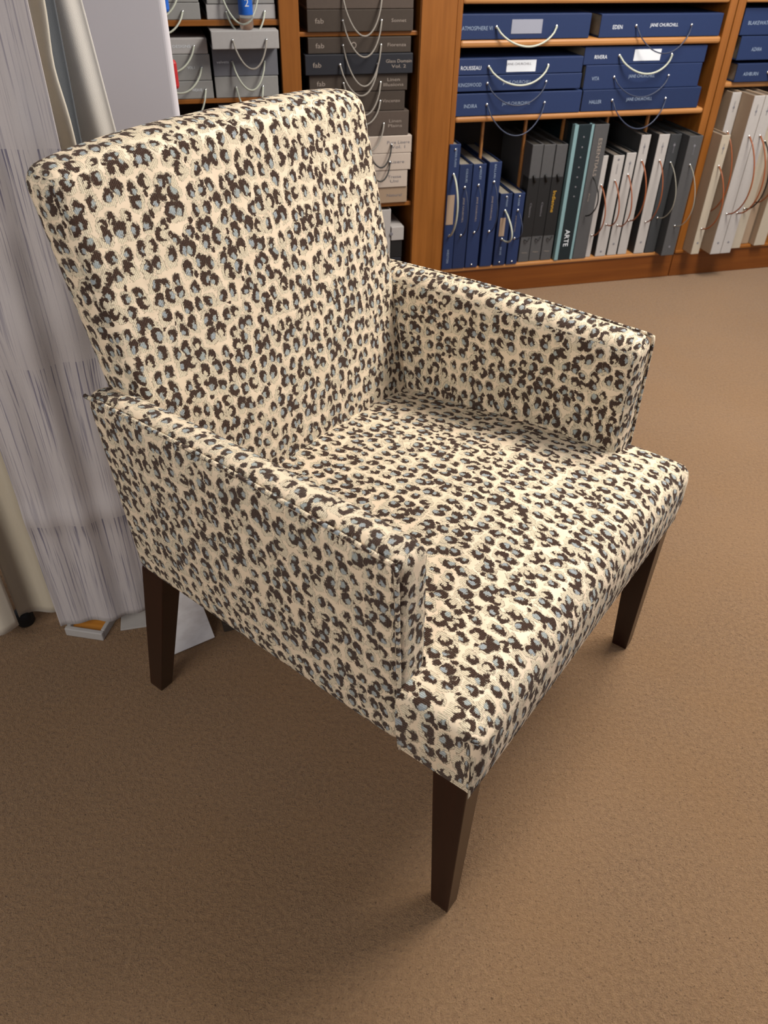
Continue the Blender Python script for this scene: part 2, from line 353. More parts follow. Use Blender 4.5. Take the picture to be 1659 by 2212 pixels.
# seat: T-shaped, full width in front of the arms
def seat_mesh():
    mb = MB(); HW, HI, YF, YA, YB = .3465, .285, 0.003, -.112, -.60; RS, RF = .018, .048; DS, DF = .018, .046
    def dense(a, b, r, n, m):
        e = [r * (1 - math.cos(PI / 2 * i / n)) for i in range(n)]
        return [a + x for x in e] + [a + r + (b - a - 2 * r) * i / m for i in range(m + 1)] + [b - x for x in e[::-1]]
    xs = sorted(set([round(x, 5) for x in dense(-HW, HW, .045, 7, 44)] + [-HI, HI]))
    ys = sorted(set([round(y, 5) for y in [YB + (YF - .05 - YB) * i / 40 for i in range(41)] + [YF - .05 * (1 - math.sin(PI / 2 * i / 8)) for i in range(9)]] + [YA]))
    def top(x, y):
        d = HW - abs(x); z = .441 + .026 * max(0, 1 - (x / .33) ** 2) * min(1, (YF - y) / .16 * .6 + .4)
        z -= .03 * max(0, (-y - .25)) / .35
        def rnd(dd, r): return 0 if dd >= r else -(r - math.sqrt(max(0, r * r - (r - dd) ** 2)))
        a, b = max(0, RS - d), max(0, RF - (YF - y))
        za = DS * (1 - math.sqrt(max(0, 1 - (a / RS) ** 2))); zb = DF * (1 - .62 * max(0, (abs(x) - .24) / (HW - .24)) ** 2) * (1 - math.sqrt(max(0, 1 - (b / RF) ** 2)))
        return z - max(za, zb) - .25 * min(za, zb)
    def plan(x, y):
        a, b = max(0, RS - (HW - abs(x))), max(0, RF - (YF - y)); q = math.sqrt((a / RS) ** 2 + (b / RF) ** 2)
        if q > 1 and a > 0 and b > 0:
            q = 1 + (q - 1) * .85
            return (math.copysign(HW - RS + a / q, x), YF - RF + b / q)
        return (x, y)
    def arc(b, r, D):                                             # length along the rounded edge for a plan inset b of radius r
        b = min(b, r); n = 24; L = 0; pz = 0; pb = 0
        for k in range(1, n + 1):
            bb = b * k / n; zz = D * (1 - math.sqrt(max(0, 1 - (bb / r) ** 2))); L += math.hypot(bb - pb, zz - pz); pb, pz = bb, zz
        return L - b
    def tuv(x, y):
        a, b = max(0, RS - (HW - abs(x))), max(0, RF - (YF - y))
        return (x + math.copysign(arc(a, RS, DS), x), y + arc(b, RF, DF))
    idx = {}
    def inside(xa, xb, ya, yb): return (abs(xa + xb) / 2 < HI) or ((ya + yb) / 2 > YA)
    def bul(x, y, z):
        k = .007 * math.sin(PI * min(1, max(0, (z - ZB) / .1)))
        return (x, y + (k if abs(y - YF) < 1e-4 else 0), z)
    def vt(i, j):
        if (i, j) not in idx: mb.v.append((*plan(xs[i], ys[j]), top(xs[i], ys[j]))); idx[(i, j)] = len(mb.v) - 1
        return idx[(i, j)]
    for i in range(len(xs) - 1):
        for j in range(len(ys) - 1):
            if inside(xs[i], xs[i + 1], ys[j], ys[j + 1]):
                mb.quad([vt(i, j), vt(i + 1, j), vt(i + 1, j + 1), vt(i, j + 1)], [tuv(xs[a], ys[b]) for a, b in ((i, j), (i + 1, j), (i + 1, j + 1), (i, j + 1))])
    # skirts
    NZ = 6
    def skirt(path, u0, along):
        cols = []
        for (i, j) in path:
            zt = top(xs[i], ys[j]); c = [vt(i, j)]
            for k in range(1, NZ + 1):
                z = zt + (ZB - zt) * k / NZ; x, y = plan(xs[i], ys[j]); kk = k / NZ; x += (xs[i] - x) * kk; y += (ys[j] - y) * kk
                bl = .003 * math.sin(PI * k / NZ) ** 2
                if abs(abs(x) - HW) < 1e-4 and along == 'y': x += math.copysign(bl, x) * (1 if j < len(ys) - 1 else 0)
                if abs(y - YF) < 1e-4 and along == 'x': y += bl * (1 if 0 < i < len(xs) - 1 else 0)
                x -= math.copysign(.009 * kk, x) * (abs(abs(xs[i]) - HW) < 1e-3); y -= .004 * kk * (abs(ys[j] - YF) < 1e-3)
                mb.v.append((x, y, z)); c.append(len(mb.v) - 1)
            cols.append((c, tuv(xs[i], ys[j]), zt))
        for (c0, s0, z0), (c1, s1, z1) in zip(cols, cols[1:]):
            for k in range(NZ):
                h0 = (.375 - ZB) * k / NZ; h1 = (.375 - ZB) * (k + 1) / NZ
                if along == 'x': uvq = [(s0[0], s0[1] + h0), (s0[0], s0[1] + h1), (s1[0], s1[1] + h1), (s1[0], s1[1] + h0)]
                else: uvq = [(s0[0] + u0 * h0, s0[1]), (s0[0] + u0 * h1, s0[1]), (s1[0] + u0 * h1, s1[1]), (s1[0] + u0 * h0, s1[1])]
                mb.quad([c0[k], c1[k], c1[k + 1], c0[k + 1]], [uvq[0], uvq[3], uvq[2], uvq[1]])
    jY = len(ys) - 1; jA = ys.index(YA)
    skirt([(i, jY) for i in range(len(xs))], 0, 'x')
    skirt([(len(xs) - 1, j) for j in range(jY, jA - 1, -1)], 1, 'y')
    skirt([(0, j) for j in range(jA, jY + 1)], -1, 'y')
    # underside
    b0 = len(mb.v); mb.v += [(-.30, -.60, ZB + .006), (.30, -.60, ZB + .006), (.33, -.006, ZB + .006), (-.33, -.006, ZB + .006)]; mb.quad([b0 + 3, b0 + 2, b0 + 1, b0])
    return mb
seat_mesh().build('seat', LEO, chair, smooth=True)

# backrest
def back_def(x, y, z):
    f = max(0, 1 - (x / .293) ** 2)
    g = math.sin(PI * min(1, max(0, (z - .40) / .56)))
    yy = y + (.020 * f * g if y > 0 else -.006 * f * g)
    yy += -.541 - .036 - (z - .421) * .228 - .02 * max(0, .6 - z) / .25 * (y < 0)
    zz = z - .013 * (abs(x) / .293) ** 4 * max(0, (z - .7) / .236)
    xx = x * (1 + .012 * g) + .017 * max(0, x / .293) * max(0, (z - .55) / .38)
    zz -= .008 * max(0, x / .293) ** 2 * max(0, (z - .7) / .236)
    return (xx, yy, zz)
def back_uv(k, sg, p):
    x, y, z = p
    if k == 1: return (x, z) if sg else (-x + 2.0, z + .4)
    if k == 2: return (x, .937 + (.036 - y)) if sg else (x, .33 - y)
    return (y + (3.1 if sg else 3.7), z)
MB().rbox((-.293, -.036, .335), (.293, .036, .936), .026, 4, (26, 4, 30), back_def, back_uv).build('backrest', LEO, chair, smooth=True)

# arms (near side is +X)
def arm(sg):
    def adef(x, y, z):
        t = (z - ZB) / .32                                     # 0 bottom .. 1 top
        lx = (x - .277) / .068
        k = max(0, (-y - .115) / .53)
        xo = .337 + .011 * t - .014 * k
        xi = .279 - .004 * k
        xx = xi + (xo - xi) * lx
        zz = z + (.004 * math.sin(PI * min(1, max(0, lx))) if t > .9 else 0) + (.006 * math.sin(PI * k) if t > .5 else 0)
        zz -= .013 * max(0, 1 - lx) ** 2 * max(0, (t - .6) / .4)
        xx += .005 * math.sin(PI * t) * math.sin(PI * k) * (1 if lx > .5 else -.6)
        yy = y - .010 * t * (1 - k) - .022 * t * k
        return (sg * xx, yy, zz)
    def auv(k, s, p):
        x, y, z = p
        o = 4.0 if sg > 0 else 6.0
        if k == 0: return (y + o, z + (0 if s else .5))
        if k == 1: return (x + o + 1.1 + s * .3, z)
        return (y * 1.0 + o + .7, -x + (1.3 if s else 1.8))
    mb = MB().rbox((.277, -.640, ZB), (.345, -.106, .641), .022, 5, (5, 30, 18), adef, auv)
    if sg < 0: mb.f = [f[::-1] for f in mb.f]; mb.u = [u[::-1] for u in mb.u]
    a = mb.build('arm', LEO, chair, smooth=True)
    # piping round the outside panel: along the top, down the front, seam down the back
    def P(x, y, z):
        q = adef(x, y, z); return (q[0], q[1], q[2])
    top = [P(.3425, -.634 + (.634 - .116) * i / 24, .6365) for i in range(25)]
    front = [P(.3445, -.1085, .628 - (.628 - ZB) * i / 16) for i in range(17)]
    MB().tube(top + [P(.3445, -.1095, .634)] + front, .0032, 6, (8 + sg, .5)).build('piping', LEO, a, smooth=True)
for sg in (1, -1): arm(sg)

# legs
def leg(name, top, bot, z0, z1, flip):
    mb = MB()
    (xa, xb, ya, yb), (xc, xd, yc, yd) = top, bot
    def d(x, y, z):
        t = 1 - z; X0, X1 = xa + (xc - xa) * t, xb + (xd - xb) * t; Y0, Y1 = ya + (yc - ya) * t, yb + (yd - yb) * t
        return (flip * (X0 + (X1 - X0) * x), Y0 + (Y1 - Y0) * y, z0 + (z1 - z0) * z)
    mb.rbox((0, 0, 0), (1, 1, 1), .03, 1, (1, 1, 1), d)
    if flip < 0: mb.f = [f[::-1] for f in mb.f]
    return mb.build(name, M['mahogany'], chair)
for s in (1, -1):
    leg('leg', (.300, .3375, -.058, -.006), (.3125, .3385, -.0375, -.0075), 0, ZB + .012, s)
    leg('leg', (.284, .324, -.628, -.578), (.300, .326, -.689, -.657), 0, ZB + .014, s)

# ------------------------------------------------------------------ bookcases
def case(name, label, u0, u1):
    o = empty(name, bc(u0, 0, 0), YAW); return tag(o, label, 'bookcase', 'fitted pine bookcases')
HT = 1.26; DP = .33
# middle unit
UM0 = -.283
cm = case('bookcase', 'honey pine bookcase holding navy binders, middle bay with thin upright dividers', UM0, .685)
def cb(par, name, u0, u1, w0, w1, z0, z1, mat, base, r=.002): return box(name, (u0 - base, w0, z0), (u1 - base, w1, z1), mat, par, r)
cb(cm, 'side_panel', UM0, UM0 + .018, .0, DP, .095, HT, M['honey_v'], UM0)
cb(cm, 'side_panel', .655, .6835, .0, DP, .095, HT, M['honey_v'], UM0)
cb(cm, 'back_panel', UM0 + .018, .655, DP - .01, DP, .10, HT, M['brown_b'], UM0)  # dark colour stands in for shade inside the pine bookcase
cb(cm, 'plinth', UM0, .6835, .004, DP, 0, .092, M['plinth'], UM0)
cb(cm, 'shelf', UM0, .655, -.002, DP - .01, .092, .106, M['honey_edge'], UM0, .004)
for z0, z1 in ((.594, .613), (.807, .828), (.922, .955)):
    cb(cm, 'shelf', UM0 + .018, .655, .001, DP - .01, z0, z1, M['honey_edge'], UM0, .007)
cb(cm, 'top_board', UM0, .6835, -.005, DP, HT, HT + .02, M['honey'], UM0)
for u in (-.1375, .0195, .1615, .329, .489):
    cb(cm, 'divider', u - .004, u + .004, .07, .082, .106, .594, M['honey_edge'], UM0, .001)
# left unit
UL0 = -1.50
clf = case('bookcase', 'honey pine bookcase behind the armchair back with wide front stile and two columns of boxes', UL0, -.285)
cb(clf, 'stile', -.397, -.2845, -.004, .03, 0, HT, M['honey_v'], UL0)
cb(clf, 'side_panel', -.400, -.382, .0, DP, 0, HT, M['honey_v'], UL0)
cb(clf, 'stile', -.826, -.768, -.004, .03, 0, HT, M['honey_v'], UL0)
cb(clf, 'side_panel', -.808, -.786, .03, DP, 0, HT, M['honey_v'], UL0)
cb(clf, 'side_panel', UL0, UL0 + .02, 0, DP, 0, HT, M['honey_v'], UL0)
cb(clf, 'back_panel', UL0 + .02, -.40, DP - .01, DP, .1, HT, M['brown_b'], UL0)  # interior shade painted into the back's colour
cb(clf, 'plinth', UL0 + .02, -.40, .01, .03, 0, .092, M['plinth'], UL0)
cb(clf, 'top_board', UL0, -.285, -.005, DP, HT, HT + .02, M['honey'], UL0)
for z0, z1 in ((.092, .106), (.338, .352), (.842, .854)): cb(clf, 'shelf', -.786, -.40, .012, DP - .01, z0, z1, M['honey'], UL0)
for z0, z1 in ((.092, .106), (.36, .375), (.675, .688), (.873, .888)): cb(clf, 'shelf', UL0 + .02, -.808, .004, DP - .01, z0, z1, M['honey'], UL0)
# right unit
UR0 = .6865
cr = case('bookcase', 'honey pine bookcase at the right edge holding tall pale books under navy boxes', UR0, 1.7)
cb(cr, 'side_panel', UR0, UR0 + .030, 0, DP, .095, HT, M['honey_v'], UR0)
cb(cr, 'side_panel', 1.66, 1.69, 0, DP, .095, HT, M['honey_v'], UR0)
cb(cr, 'back_panel', UR0 + .03, 1.66, DP - .01, DP, .1, HT, M['brown_b'], UR0)  # back coloured dark to imitate the unlit bay
cb(cr, 'plinth', UR0, 1.69, .004, DP, 0, .092, M['plinth'], UR0)
cb(cr, 'shelf', UR0, 1.66, -.002, DP - .01, .092, .106, M['honey'], UR0, .004)
for z0, z1 in ((.667, .685), (.922, .955)): cb(cr, 'shelf', UR0 + .03, 1.66, .03 if z0 < .9 else .001, DP - .01, z0, z1, M['honey_edge'], UR0, .006)
cb(cr, 'top_board', UR0, 1.69, -.005, DP, HT, HT + .02, M['honey'], UR0)

# ------------------------------------------------------------------ pattern books
def eyelet(par, x, z, y=0, r=.0052):
    MB().lathe([(r, .001), (r, -.0012), (r * .8, -.003), (r * .4, -.0042), (r * .05, -.0046)], 12, 'y', (x, y, z)).build('eyelet', M['steel'], par, smooth=True)
def cord(par, a, b, sag, out, rad, mat, skew=0, y=0):
    pts = []
    for i in range(19):
        t = i / 18; s = (4 * t * (1 - t)) ** .75
        pts.append((a[0] + (b[0] - a[0]) * t + skew * s, y - .004 - out * s, a[1] + (b[1] - a[1]) * t - sag * s))
    MB().tube(pts, rad, 7).build('handle_cord', mat, par, smooth=True)
def flat_book(label, u0, u1, z0, z1, mat, w0=.004, depth=.29, pages='pages', cat='pattern book', group='pattern books stacked flat', name='pattern_book', cap=.003):
    """binder lying flat, spine to the front"""
    o = tag(empty(name, bc((u0 + u1) / 2, w0, z0), YAW), label, cat, group); W = (u1 - u0) / 2; H = z1 - z0
    mb = MB(); mb.rbox((-W, 0, 0), (W, .004, H), .0018); mb.rbox((-W, .003, 0), (W, depth, cap), .001); mb.rbox((-W, .003, H - cap), (W, depth, H), .001)
    mb.build('cover', mat, o)
    MB().rbox((-W + .006, .004, cap), (W - .006, depth - .006, H - cap), .001).build('swatches', M[pages], o)
    o['H'] = H; return o, W, H
def up_book(label, u0, u1, z0, z1, mat, w0=.004, depth=.27, pages='pages', group='pattern books standing upright', cap=.003, name='pattern_book', boards=None):
    o = tag(empty(name, bc((u0 + u1) / 2, w0, z0), YAW), label, 'pattern book', group); W = (u1 - u0) / 2; H = z1 - z0
    mb = MB(); mb.rbox((-W, 0, 0), (W, .004, H), .0018)
    if boards: mb.build('spine', mat, o); mb = MB()
    for a in (-W, W - cap):
        mb.rbox((a, .003, 0), (a + cap, depth, H), .001)
        if boards: mb.build('cover_board', M[boards], o); mb = MB()
    if not boards: mb.build('cover', mat, o)
    MB().rbox((-W + cap, .004, .004), (W - cap, depth - .006, H - .006), .001).build('swatches', M[pages], o)
    return o, W, H
def sticker(par, x0, x1, z0, z1, mat, name='label_sticker'): MB().rbox((x0, -.0012, z0), (x1, .0005, z1), .0003).build(name, mat, par)

CH = 'JANE CHURCHILL'
def navy_flat(label, u0, u1, z0, z1, w0, txt, brand=None, ink='ink_white', lab=None, cordm='cord_dark', crad=.002, sag=.055, out=.02, tx=.07, mat='navy', e0=.128, e1=.33, txtw=None, bw=.098):
    o, W, H = flat_book(label, u0, u1, z0, z1, M[mat], w0, group='navy binders stacked flat')
    zc = H * .5
    if e0 is not None:
        eyelet(o, -W + e0, zc); eyelet(o, -W + e1, zc); cord(o, (-W + e0, zc), (-W + e1, zc), sag, out, crad, M[cordm])
    if txt: lettering(txt, o, M[ink], -W + tx, -.0006, zc - .003, width=txtw or .0095 * len(txt), height=.011)
    if lab: sticker(o, -W + lab[0], -W + lab[1], zc - lab[2], zc + lab[2], M[lab[3]])
    if brand: lettering(brand, o, M['ink_dark' if lab else ink], -W + (e0 + e1) / 2 if e0 else .2, -.0006 if not lab else -.0016, zc + (.005 if lab else 0), width=bw if not lab else .085, height=.0125 if not lab else .009)
    return o
navy_flat('navy binder with grey sticker and pale cord, left on the upper shelf', -.279, .168, .829, .896, .004, 'ATMOSPHERE VI', lab=(.178, .281, .019, 'sticker_grey'), ink='ink_grey', cordm='cord_clear', crad=.003, sag=.05, out=.03, txtw=.1, tx=.065)
navy_flat('navy binder with bright white lettering and dark cord, right on the upper shelf', .203, .645, .829, .893, .004, 'EDEN', CH, sag=.075, out=.03, tx=.062, txtw=.034, bw=.102)
navy_flat('thin navy binder with bright white label and pale cord, top of the left stack', -.283, .164, .7315, .7775, .006, 'ROUSSEAU', CH, lab=(.18, .281, .0165, 'sticker'), cordm='cord_clear', crad=.003, sag=.05, out=.03, e0=.119, e1=.324, tx=.06, txtw=.068)
navy_flat('thin navy binder under the white-labelled one, middle of the left stack', -.283, .166, .685, .730, .004, 'KINGSWOOD', CH, ink='ink_grey', e0=.119, e1=.324, sag=.062, out=.025, tx=.06, txtw=.078)
navy_flat('thick navy binder with faint lettering and long hanging cord, bottom of the left stack', -.281, .176, .6135, .679, .002, 'INDIRA', CH, ink='ink_grey', e0=.121, e1=.325, sag=.09, out=.03, tx=.065, txtw=.045)
navy_flat('navy binder with plain white sticker and pale cord, top of the right stack', .167, .617, .7515, .8025, .010, 'RIVERA', lab=(.18, .278, .0165, 'sticker'), cordm='cord_clear', crad=.003, sag=.05, out=.03, e0=.126, e1=.32, tx=.06, txtw=.045)
navy_flat('thick navy binder with short lettering, middle of the right stack', .179, .612, .679, .7505, .008, 'VITA', CH, ink='ink_grey', e0=.108, e1=.312, sag=.058, out=.02, tx=.04, txtw=.027)
navy_flat('thin navy binder with faded lettering, bottom of the right stack', .181, .628, .6135, .678, .004, 'HALLER', CH, ink='ink_grey', e0=.112, e1=.315, sag=.085, out=.03, tx=.05, txtw=.045, mat='navy2')
# right bay, cut by the frame
navy_flat('navy box cut off by the right edge, topmost of three', .735, 1.19, .827, .905, .02, 'BLAKEWATER', CH, ink='ink_grey', tx=.07, txtw=.095)
navy_flat('navy box cut off by the right edge, second of three', .748, 1.19, .753, .8245, .02, 'AZARA', CH, ink='ink_grey', tx=.07, txtw=.04, mat='navy')
navy_flat('navy box cut off by the right edge, lowest of three', .762, 1.20, .6855, .7425, .02, 'ASHBURN', CH, ink='ink_grey', tx=.06, txtw=.06, mat='navy2')

# upright navy books
def navy_up(label, u0, u1, z1, w0=-.006, eye=(), cordp=None, stk=None, txts=(), studs=(), mat='navy'):
    o, W, H = up_book(label, u0, u1, .1065, z1, M[mat], w0, group='navy books standing upright')
    for z in eye: eyelet(o, 0, z - .1065)
    for z in studs: eyelet(o, 0, z - .1065, 0, .004)
    if cordp: cord(o, (0, eye[0] - .1065), (0, eye[1] - .1065), cordp[0], cordp[1], cordp[2], M[cordp[3]], cordp[4] if len(cordp) > 4 else 0)
    if stk: sticker(o, stk[0], stk[1], stk[2] - .1065, stk[3] - .1065, M[stk[4]])
    for (tx, zc, wd, ht, ink, xo) in txts: lettering(tx, o, M[ink], xo, -.0006, zc - .1065, width=wd, height=ht, vertical=PI / 2)
    return o
navy_up('tallest upright navy book with tan sticker and pale cord, beside the wide stile', -.280, -.241, .532, eye=(.437, .229), cordp=(.004, .045, .0035, 'cord_clear', .006), stk=(-.016, .010, .268, .369, 'sticker_tan'), txts=(('LINARA PLAINS', .49, .06, .007, 'ink_grey', .004), ('WESTON', .155, .05, .008, 'ink_grey', 0)), studs=(.516,))
navy_up('upright navy book right of the tallest one', -.2395, -.193, .467, eye=(.392, .228), cordp=(.012, .04, .0016, 'cord_dark', .004), txts=(('COLOURS', .43, .045, .007, 'ink_grey', .004), (CH, .315, .085, .0075, 'ink_taupe', 0)), mat='navy2')
navy_up('upright navy book with bright stud near its top, third from the stile', -.190, -.1425, .466, eye=(.397, .235), cordp=(.012, .035, .0016, 'cord_dark', .004), txts=(('HADLEY', .435, .04, .007, 'ink_grey', .004), (CH, .315, .085, .0075, 'ink_taupe', 0)), studs=(.456, .118))
navy_up('upright navy book just right of the first divider', -.1325, -.087, .470, eye=(.405, .234), cordp=(.012, .04, .0016, 'cord_dark', .006), txts=(('BALLARI', .44, .045, .007, 'ink_grey', 0), (CH, .315, .085, .0075, 'ink_taupe', 0)))
navy_up('short upright navy book with small tan sticker', -.0795, -.034, .363, eye=(.305, .203), cordp=(.022, .055, .0032, 'cord_clear', .012), stk=(-.014, .006, .214, .279, 'sticker_tan'), txts=(('MURANO', .335, .035, .006, 'ink_grey', .004), ('SKYE', .16, .03, .006, 'ink_grey', 0)), studs=(.352, .118), mat='navy2')
navy_up('short upright navy book next to the charcoal volumes', -.0285, .014, .362, eye=(.303, .203), cordp=(.01, .04, .0018, 'cord_dark', .006), txts=(('ALDER', .335, .035, .006, 'ink_grey', 0), (CH, .255, .06, .006, 'ink_taupe', -.004)), studs=(.352, .118))
# charcoal volumes with a black band and ties
def char_up(label, u0, u1, z1, w0, mat, gold=None):
    o, W, H = up_book(label, u0, u1, .1065, z1, M[mat], w0, pages='pages_dk', group='charcoal volumes with black bands')
    MB().rbox((-W - .0008, -.0015, .095), (W + .0008, .05, .30), .0008).build('black_band', M['black'], o)
    MB().tube([(-.004, -.003, .31), (.0, -.006, .30), (.002, -.004, .285)], .004, 6).build('ribbon_tie', M['black'], o, smooth=True)
    MB().tube([(-.008, -.003, .085), (.0, -.008, .081), (.012, -.004, .09)], .0022, 6).build('ribbon_tie', M['black'], o, smooth=True)
    if gold: lettering('Indienne', o, M['ink_gold'], -.004, -.0022, .215, width=.075, height=.013, vertical=PI / 2)
    else: lettering('Classics', o, M['ink_dark'], 0, -.0022, .19, width=.05, height=.007, vertical=PI / 2)
    lettering('Weaves', o, M['ink_taupe'], 0, -.0006, .035, width=.022, height=.005)
    return o
char_up('charcoal volume with black band, leftmost of three beside the short navy books', .0245, .0655, .516, .006, 'char')
char_up('charcoal volume with black band, middle of three', .0685, .112, .514, .008, 'char')
char_up('charcoal volume with gold lettering on its black band', .1145, .157, .513, .006, 'char', True)
# black teal box book with aqua stripes
o, W, H = up_book('tall black-teal book with two pale aqua edge stripes', .1670, .2385, .1065, .576, M['teal'], -.004, pages='pages_dk')
for x0, x1, nm in ((-W - .0005, -W + .0135, 0), (W - .009, W + .0005, 0)): MB().rbox((x0, -.0012, .001), (x1, .02, H - .001), .0006).build('aqua_stripe', M['aqua'], o)
lettering('ARTE', o, M['ink_white'], .001, -.0008, .082, width=.062, height=.019, vertical=PI / 2)
for i in range(7): MB().lathe([(.0028, .001), (.0028, -.0008), (.001, -.0011)], 8, 'y', (.003, 0, H - .04 - i * .033)).build('silver_dot', M['ink_dark'], o)
o, W, H = up_book('tall charcoal book with vertical lettering and black cord', .2425, .2965, .1065, .574, M['char'], -.004, pages='pages_dk')
lettering('ESSENTIALS', o, M['ink_taupe'], .002, -.0008, .36, width=.125, height=.013, vertical=PI / 2)
cord(o, (-.004, .295), (-.006, .16), .004, .05, .0024, M['cord_black'], .01); lettering('Arte', o, M['ink_taupe'], -.004, -.0008, .225, width=.03, height=.006, vertical=PI / 2)
# white and grey volumes
def white_up(label, u0, u1, z1, w0=.0, eye=None, cordp=(.01, .05, .0022), mat='white_b', cordm='cord_copper', holes=(), depth=.27, pages='white_side', skew=.006, boards='char_d'):
    o, W, H = up_book(label, u0, u1, .1065, z1, M[mat], w0, depth, pages, group='pale volumes with copper cords', cap=.004, boards=boards)
    if eye:
        for z in eye: eyelet(o, 0, z - .1065, 0, .0045)
        cord(o, (0, eye[0] - .1065), (0, eye[1] - .1065), cordp[0], cordp[1], cordp[2], M[cordm], skew)
    for z in holes: MB().lathe([(.0042, .0005), (.0042, -.0006), (.0036, -.0009)], 10, 'y', (0, 0, z - .1065)).build('punched_hole', M['ink_dark'], o)
    if W > .014: lettering('CASAMANCE', o, M['ink_dark'], 0, -.0006, H - .045, width=.035, height=.005, vertical=PI / 2)
    return o
white_up('slim pale volume beside the charcoal lettered book, copper cord', .298, .319, .470, .002, (.37, .19), (.01, .055, .0024))
white_up('pale volume with copper cord, right of the slim one', .3385, .3815, .469, .0, (.383, .227), (.022, .055, .0024), holes=(.455, .125))
white_up('pale volume of middle height between copper-corded neighbours', .390, .4285, .475, .002, (.401, .22), (.022, .055, .0024), mat='white_b', holes=(.44, .15))
white_up('tall pale volume standing left of the grey gap', .4345, .4715, .532, .002, (.446, .235), (.012, .06, .0026), holes=(.493,))
white_up('tall pale volume touching the dark grey books', .502, .544, .532, -.002, (.445, .227), (.01, .05, .0022), holes=(.492, .15))
white_up('dark grey volume with silver braided cord, left of the pair', .548, .592, .531, -.002, (.437, .24), (.02, .06, .0018), 'char_d', 'cord_braid', (.495,), pages='pages_dk', skew=.012)
white_up('dark grey volume leaning out of the shelf against the upright post', .596, .650, .533, -.045, (.437, .22), (.02, .06, .0018), 'char', 'cord_braid', (.50, .14), pages='pages_dk', skew=.012)
white_up('pale volume pulled forward just right of the upright post', .7195, .7535, .533, -.055, (.43, .205), (.02, .06, .0026), 'white_c', 'cord_copper', (.49, .15), skew=.012, boards='linen_d')
white_up('very tall pale volume set back behind the pulled-out one', .757, .793, .658, .0, (.53, .25), (.02, .07, .0024), 'white_b', 'cord_copper', (.61,), skew=.01, boards='linen_d')
white_up('very tall grey-white volume, second from the right post', .7955, .8385, .659, -.07, (.53, .26), (.02, .07, .0026), 'white_b', 'cord_copper', (.61, .15), skew=.012, boards='linen_d')
white_up('very tall grey-white volume, third from the right post', .8405, .8835, .659, -.07, (.53, .26), (.02, .07, .0026), 'white_b', 'cord_copper', (.61, .15), skew=.012, boards='linen_d')
white_up('thick sand-coloured volume right of the very tall pair', .888, .955, .60, -.03, (.50, .26), (.02, .06, .0026), 'white_c', 'cord_black', (.56,), skew=.012, boards='linen_d')
white_up('light brown volume standing near the right edge of the photo', .962, 1.02, .58, .01, (.48, .27), (.02, .06, .0026), 'linen_d', 'cord_copper', (.55,), boards='char')
white_up('pale volume cut by the right edge of the photo', 1.026, 1.075, .60, -.02, (.50, .27), (.02, .06, .0026), 'white_c', 'cord_copper', (.56,), boards='linen_d')

# centre-left column behind the chair back
def grey_flat(label, u0, u1, z0, z1, w0, mat, logo=True, title=None, cordm='cord_grey', sag=.085, out=.03, e=(.106, .224), ring=False, crad=.0024, ink='ink_taupe', grp='taupe boxes in the column behind the chair'):
    o, W, H = flat_book(label, u0, u1, z0, z1, M[mat], w0, pages='pages_dk', group=grp)
    zc = H * .5
    if logo:
        lettering('fab', o, M['ink_taupe'], -W + .036, -.0006, zc, width=.026, height=.013)
    if title:
        for i, tx in enumerate(title): lettering(tx, o, M[ink], W - .045, -.0006, zc + .007 * (len(title) - 1) - .014 * i, width=.006 * len(tx) + .01, height=.009)
    if cordm:
        x0, x1 = -W + e[0], -W + e[1]; eyelet(o, x0, zc, 0, .0045); eyelet(o, x1, zc, 0, .0045); cord(o, (x0, zc), (x1, zc), sag, out, crad, M[cordm])
    if ring: MB().lathe([(.0085, .0003), (.0085, -.0008), (.006, -.0008), (.006, .0003)], 16, 'y', (-.02, 0, zc)).build('ring_emblem', M['ink_taupe'], o)
    return o
cx = -.743
grey_flat('taupe box cut by the top of the photo, over the upper column shelf', cx, -.421, .912, .972, .004, 'taupe', True, ['Marlow'], sag=.095)
grey_flat('taupe box standing on the upper column shelf', cx, -.420, .8545, .911, .004, 'taupe_d', True, ['Sonnet'], sag=.09)
grey_flat('thin taupe box with ring emblem directly under the column shelf', cx, -.424, .7985, .8405, .006, 'taupe_d', True, ['Fiorenza'], ring=True, sag=.105)
grey_flat('black box with two-line title under the ring-marked box', -.755, -.419, .7435, .7975, -.004, 'inkblack', True, ['Glass Domain', 'Vol. 2'], cordm='cord_grey', sag=.08)
grey_flat('taupe box with reddish title under the black box', cx, -.432, .6955, .7425, .004, 'taupe_d', True, ['Linen', 'Illusions'], sag=.085)
grey_flat('dark taupe box showing only its right end and a single-word title', cx, -.438, .6385, .6945, .006, 'taupe_d', True, ['Vincenzo'], sag=.06)
grey_flat('taller taupe box resting on the off-white boxes', cx, -.424, .5655, .6375, .002, 'taupe', True, ['Linen', 'Plains'], sag=.07, e=(.13, .236))
G2 = 'off-white boxes low in the column behind the chair'
grey_flat('off-white box with black cord, topmost of the pale boxes', cx, -.412, .5125, .5645, -.002, 'linen', False, ['Pure Lisere', 'Vol. 1'], 'cord_black', .06, .03, (.18, .262), ink='ink_dark', grp=G2, crad=.0025)
grey_flat('off-white box with one-line title, second of the pale boxes', cx, -.413, .4595, .5115, -.002, 'linen', False, ['Lisere'], 'cord_black', .05, .03, (.18, .258), ink='ink_dark', grp=G2, crad=.0025)
grey_flat('off-white box set slightly in, third of the pale boxes', cx, -.422, .4045, .4585, .0, 'linen', False, ['Tresse', 'Uni'], None, ink='ink_dark', grp=G2)
grey_flat('sand box at the foot of the pale stack', cx, -.420, .3525, .4035, .004, 'linen_d', False, ['Natural'], None, ink='ink_dark', grp=G2)
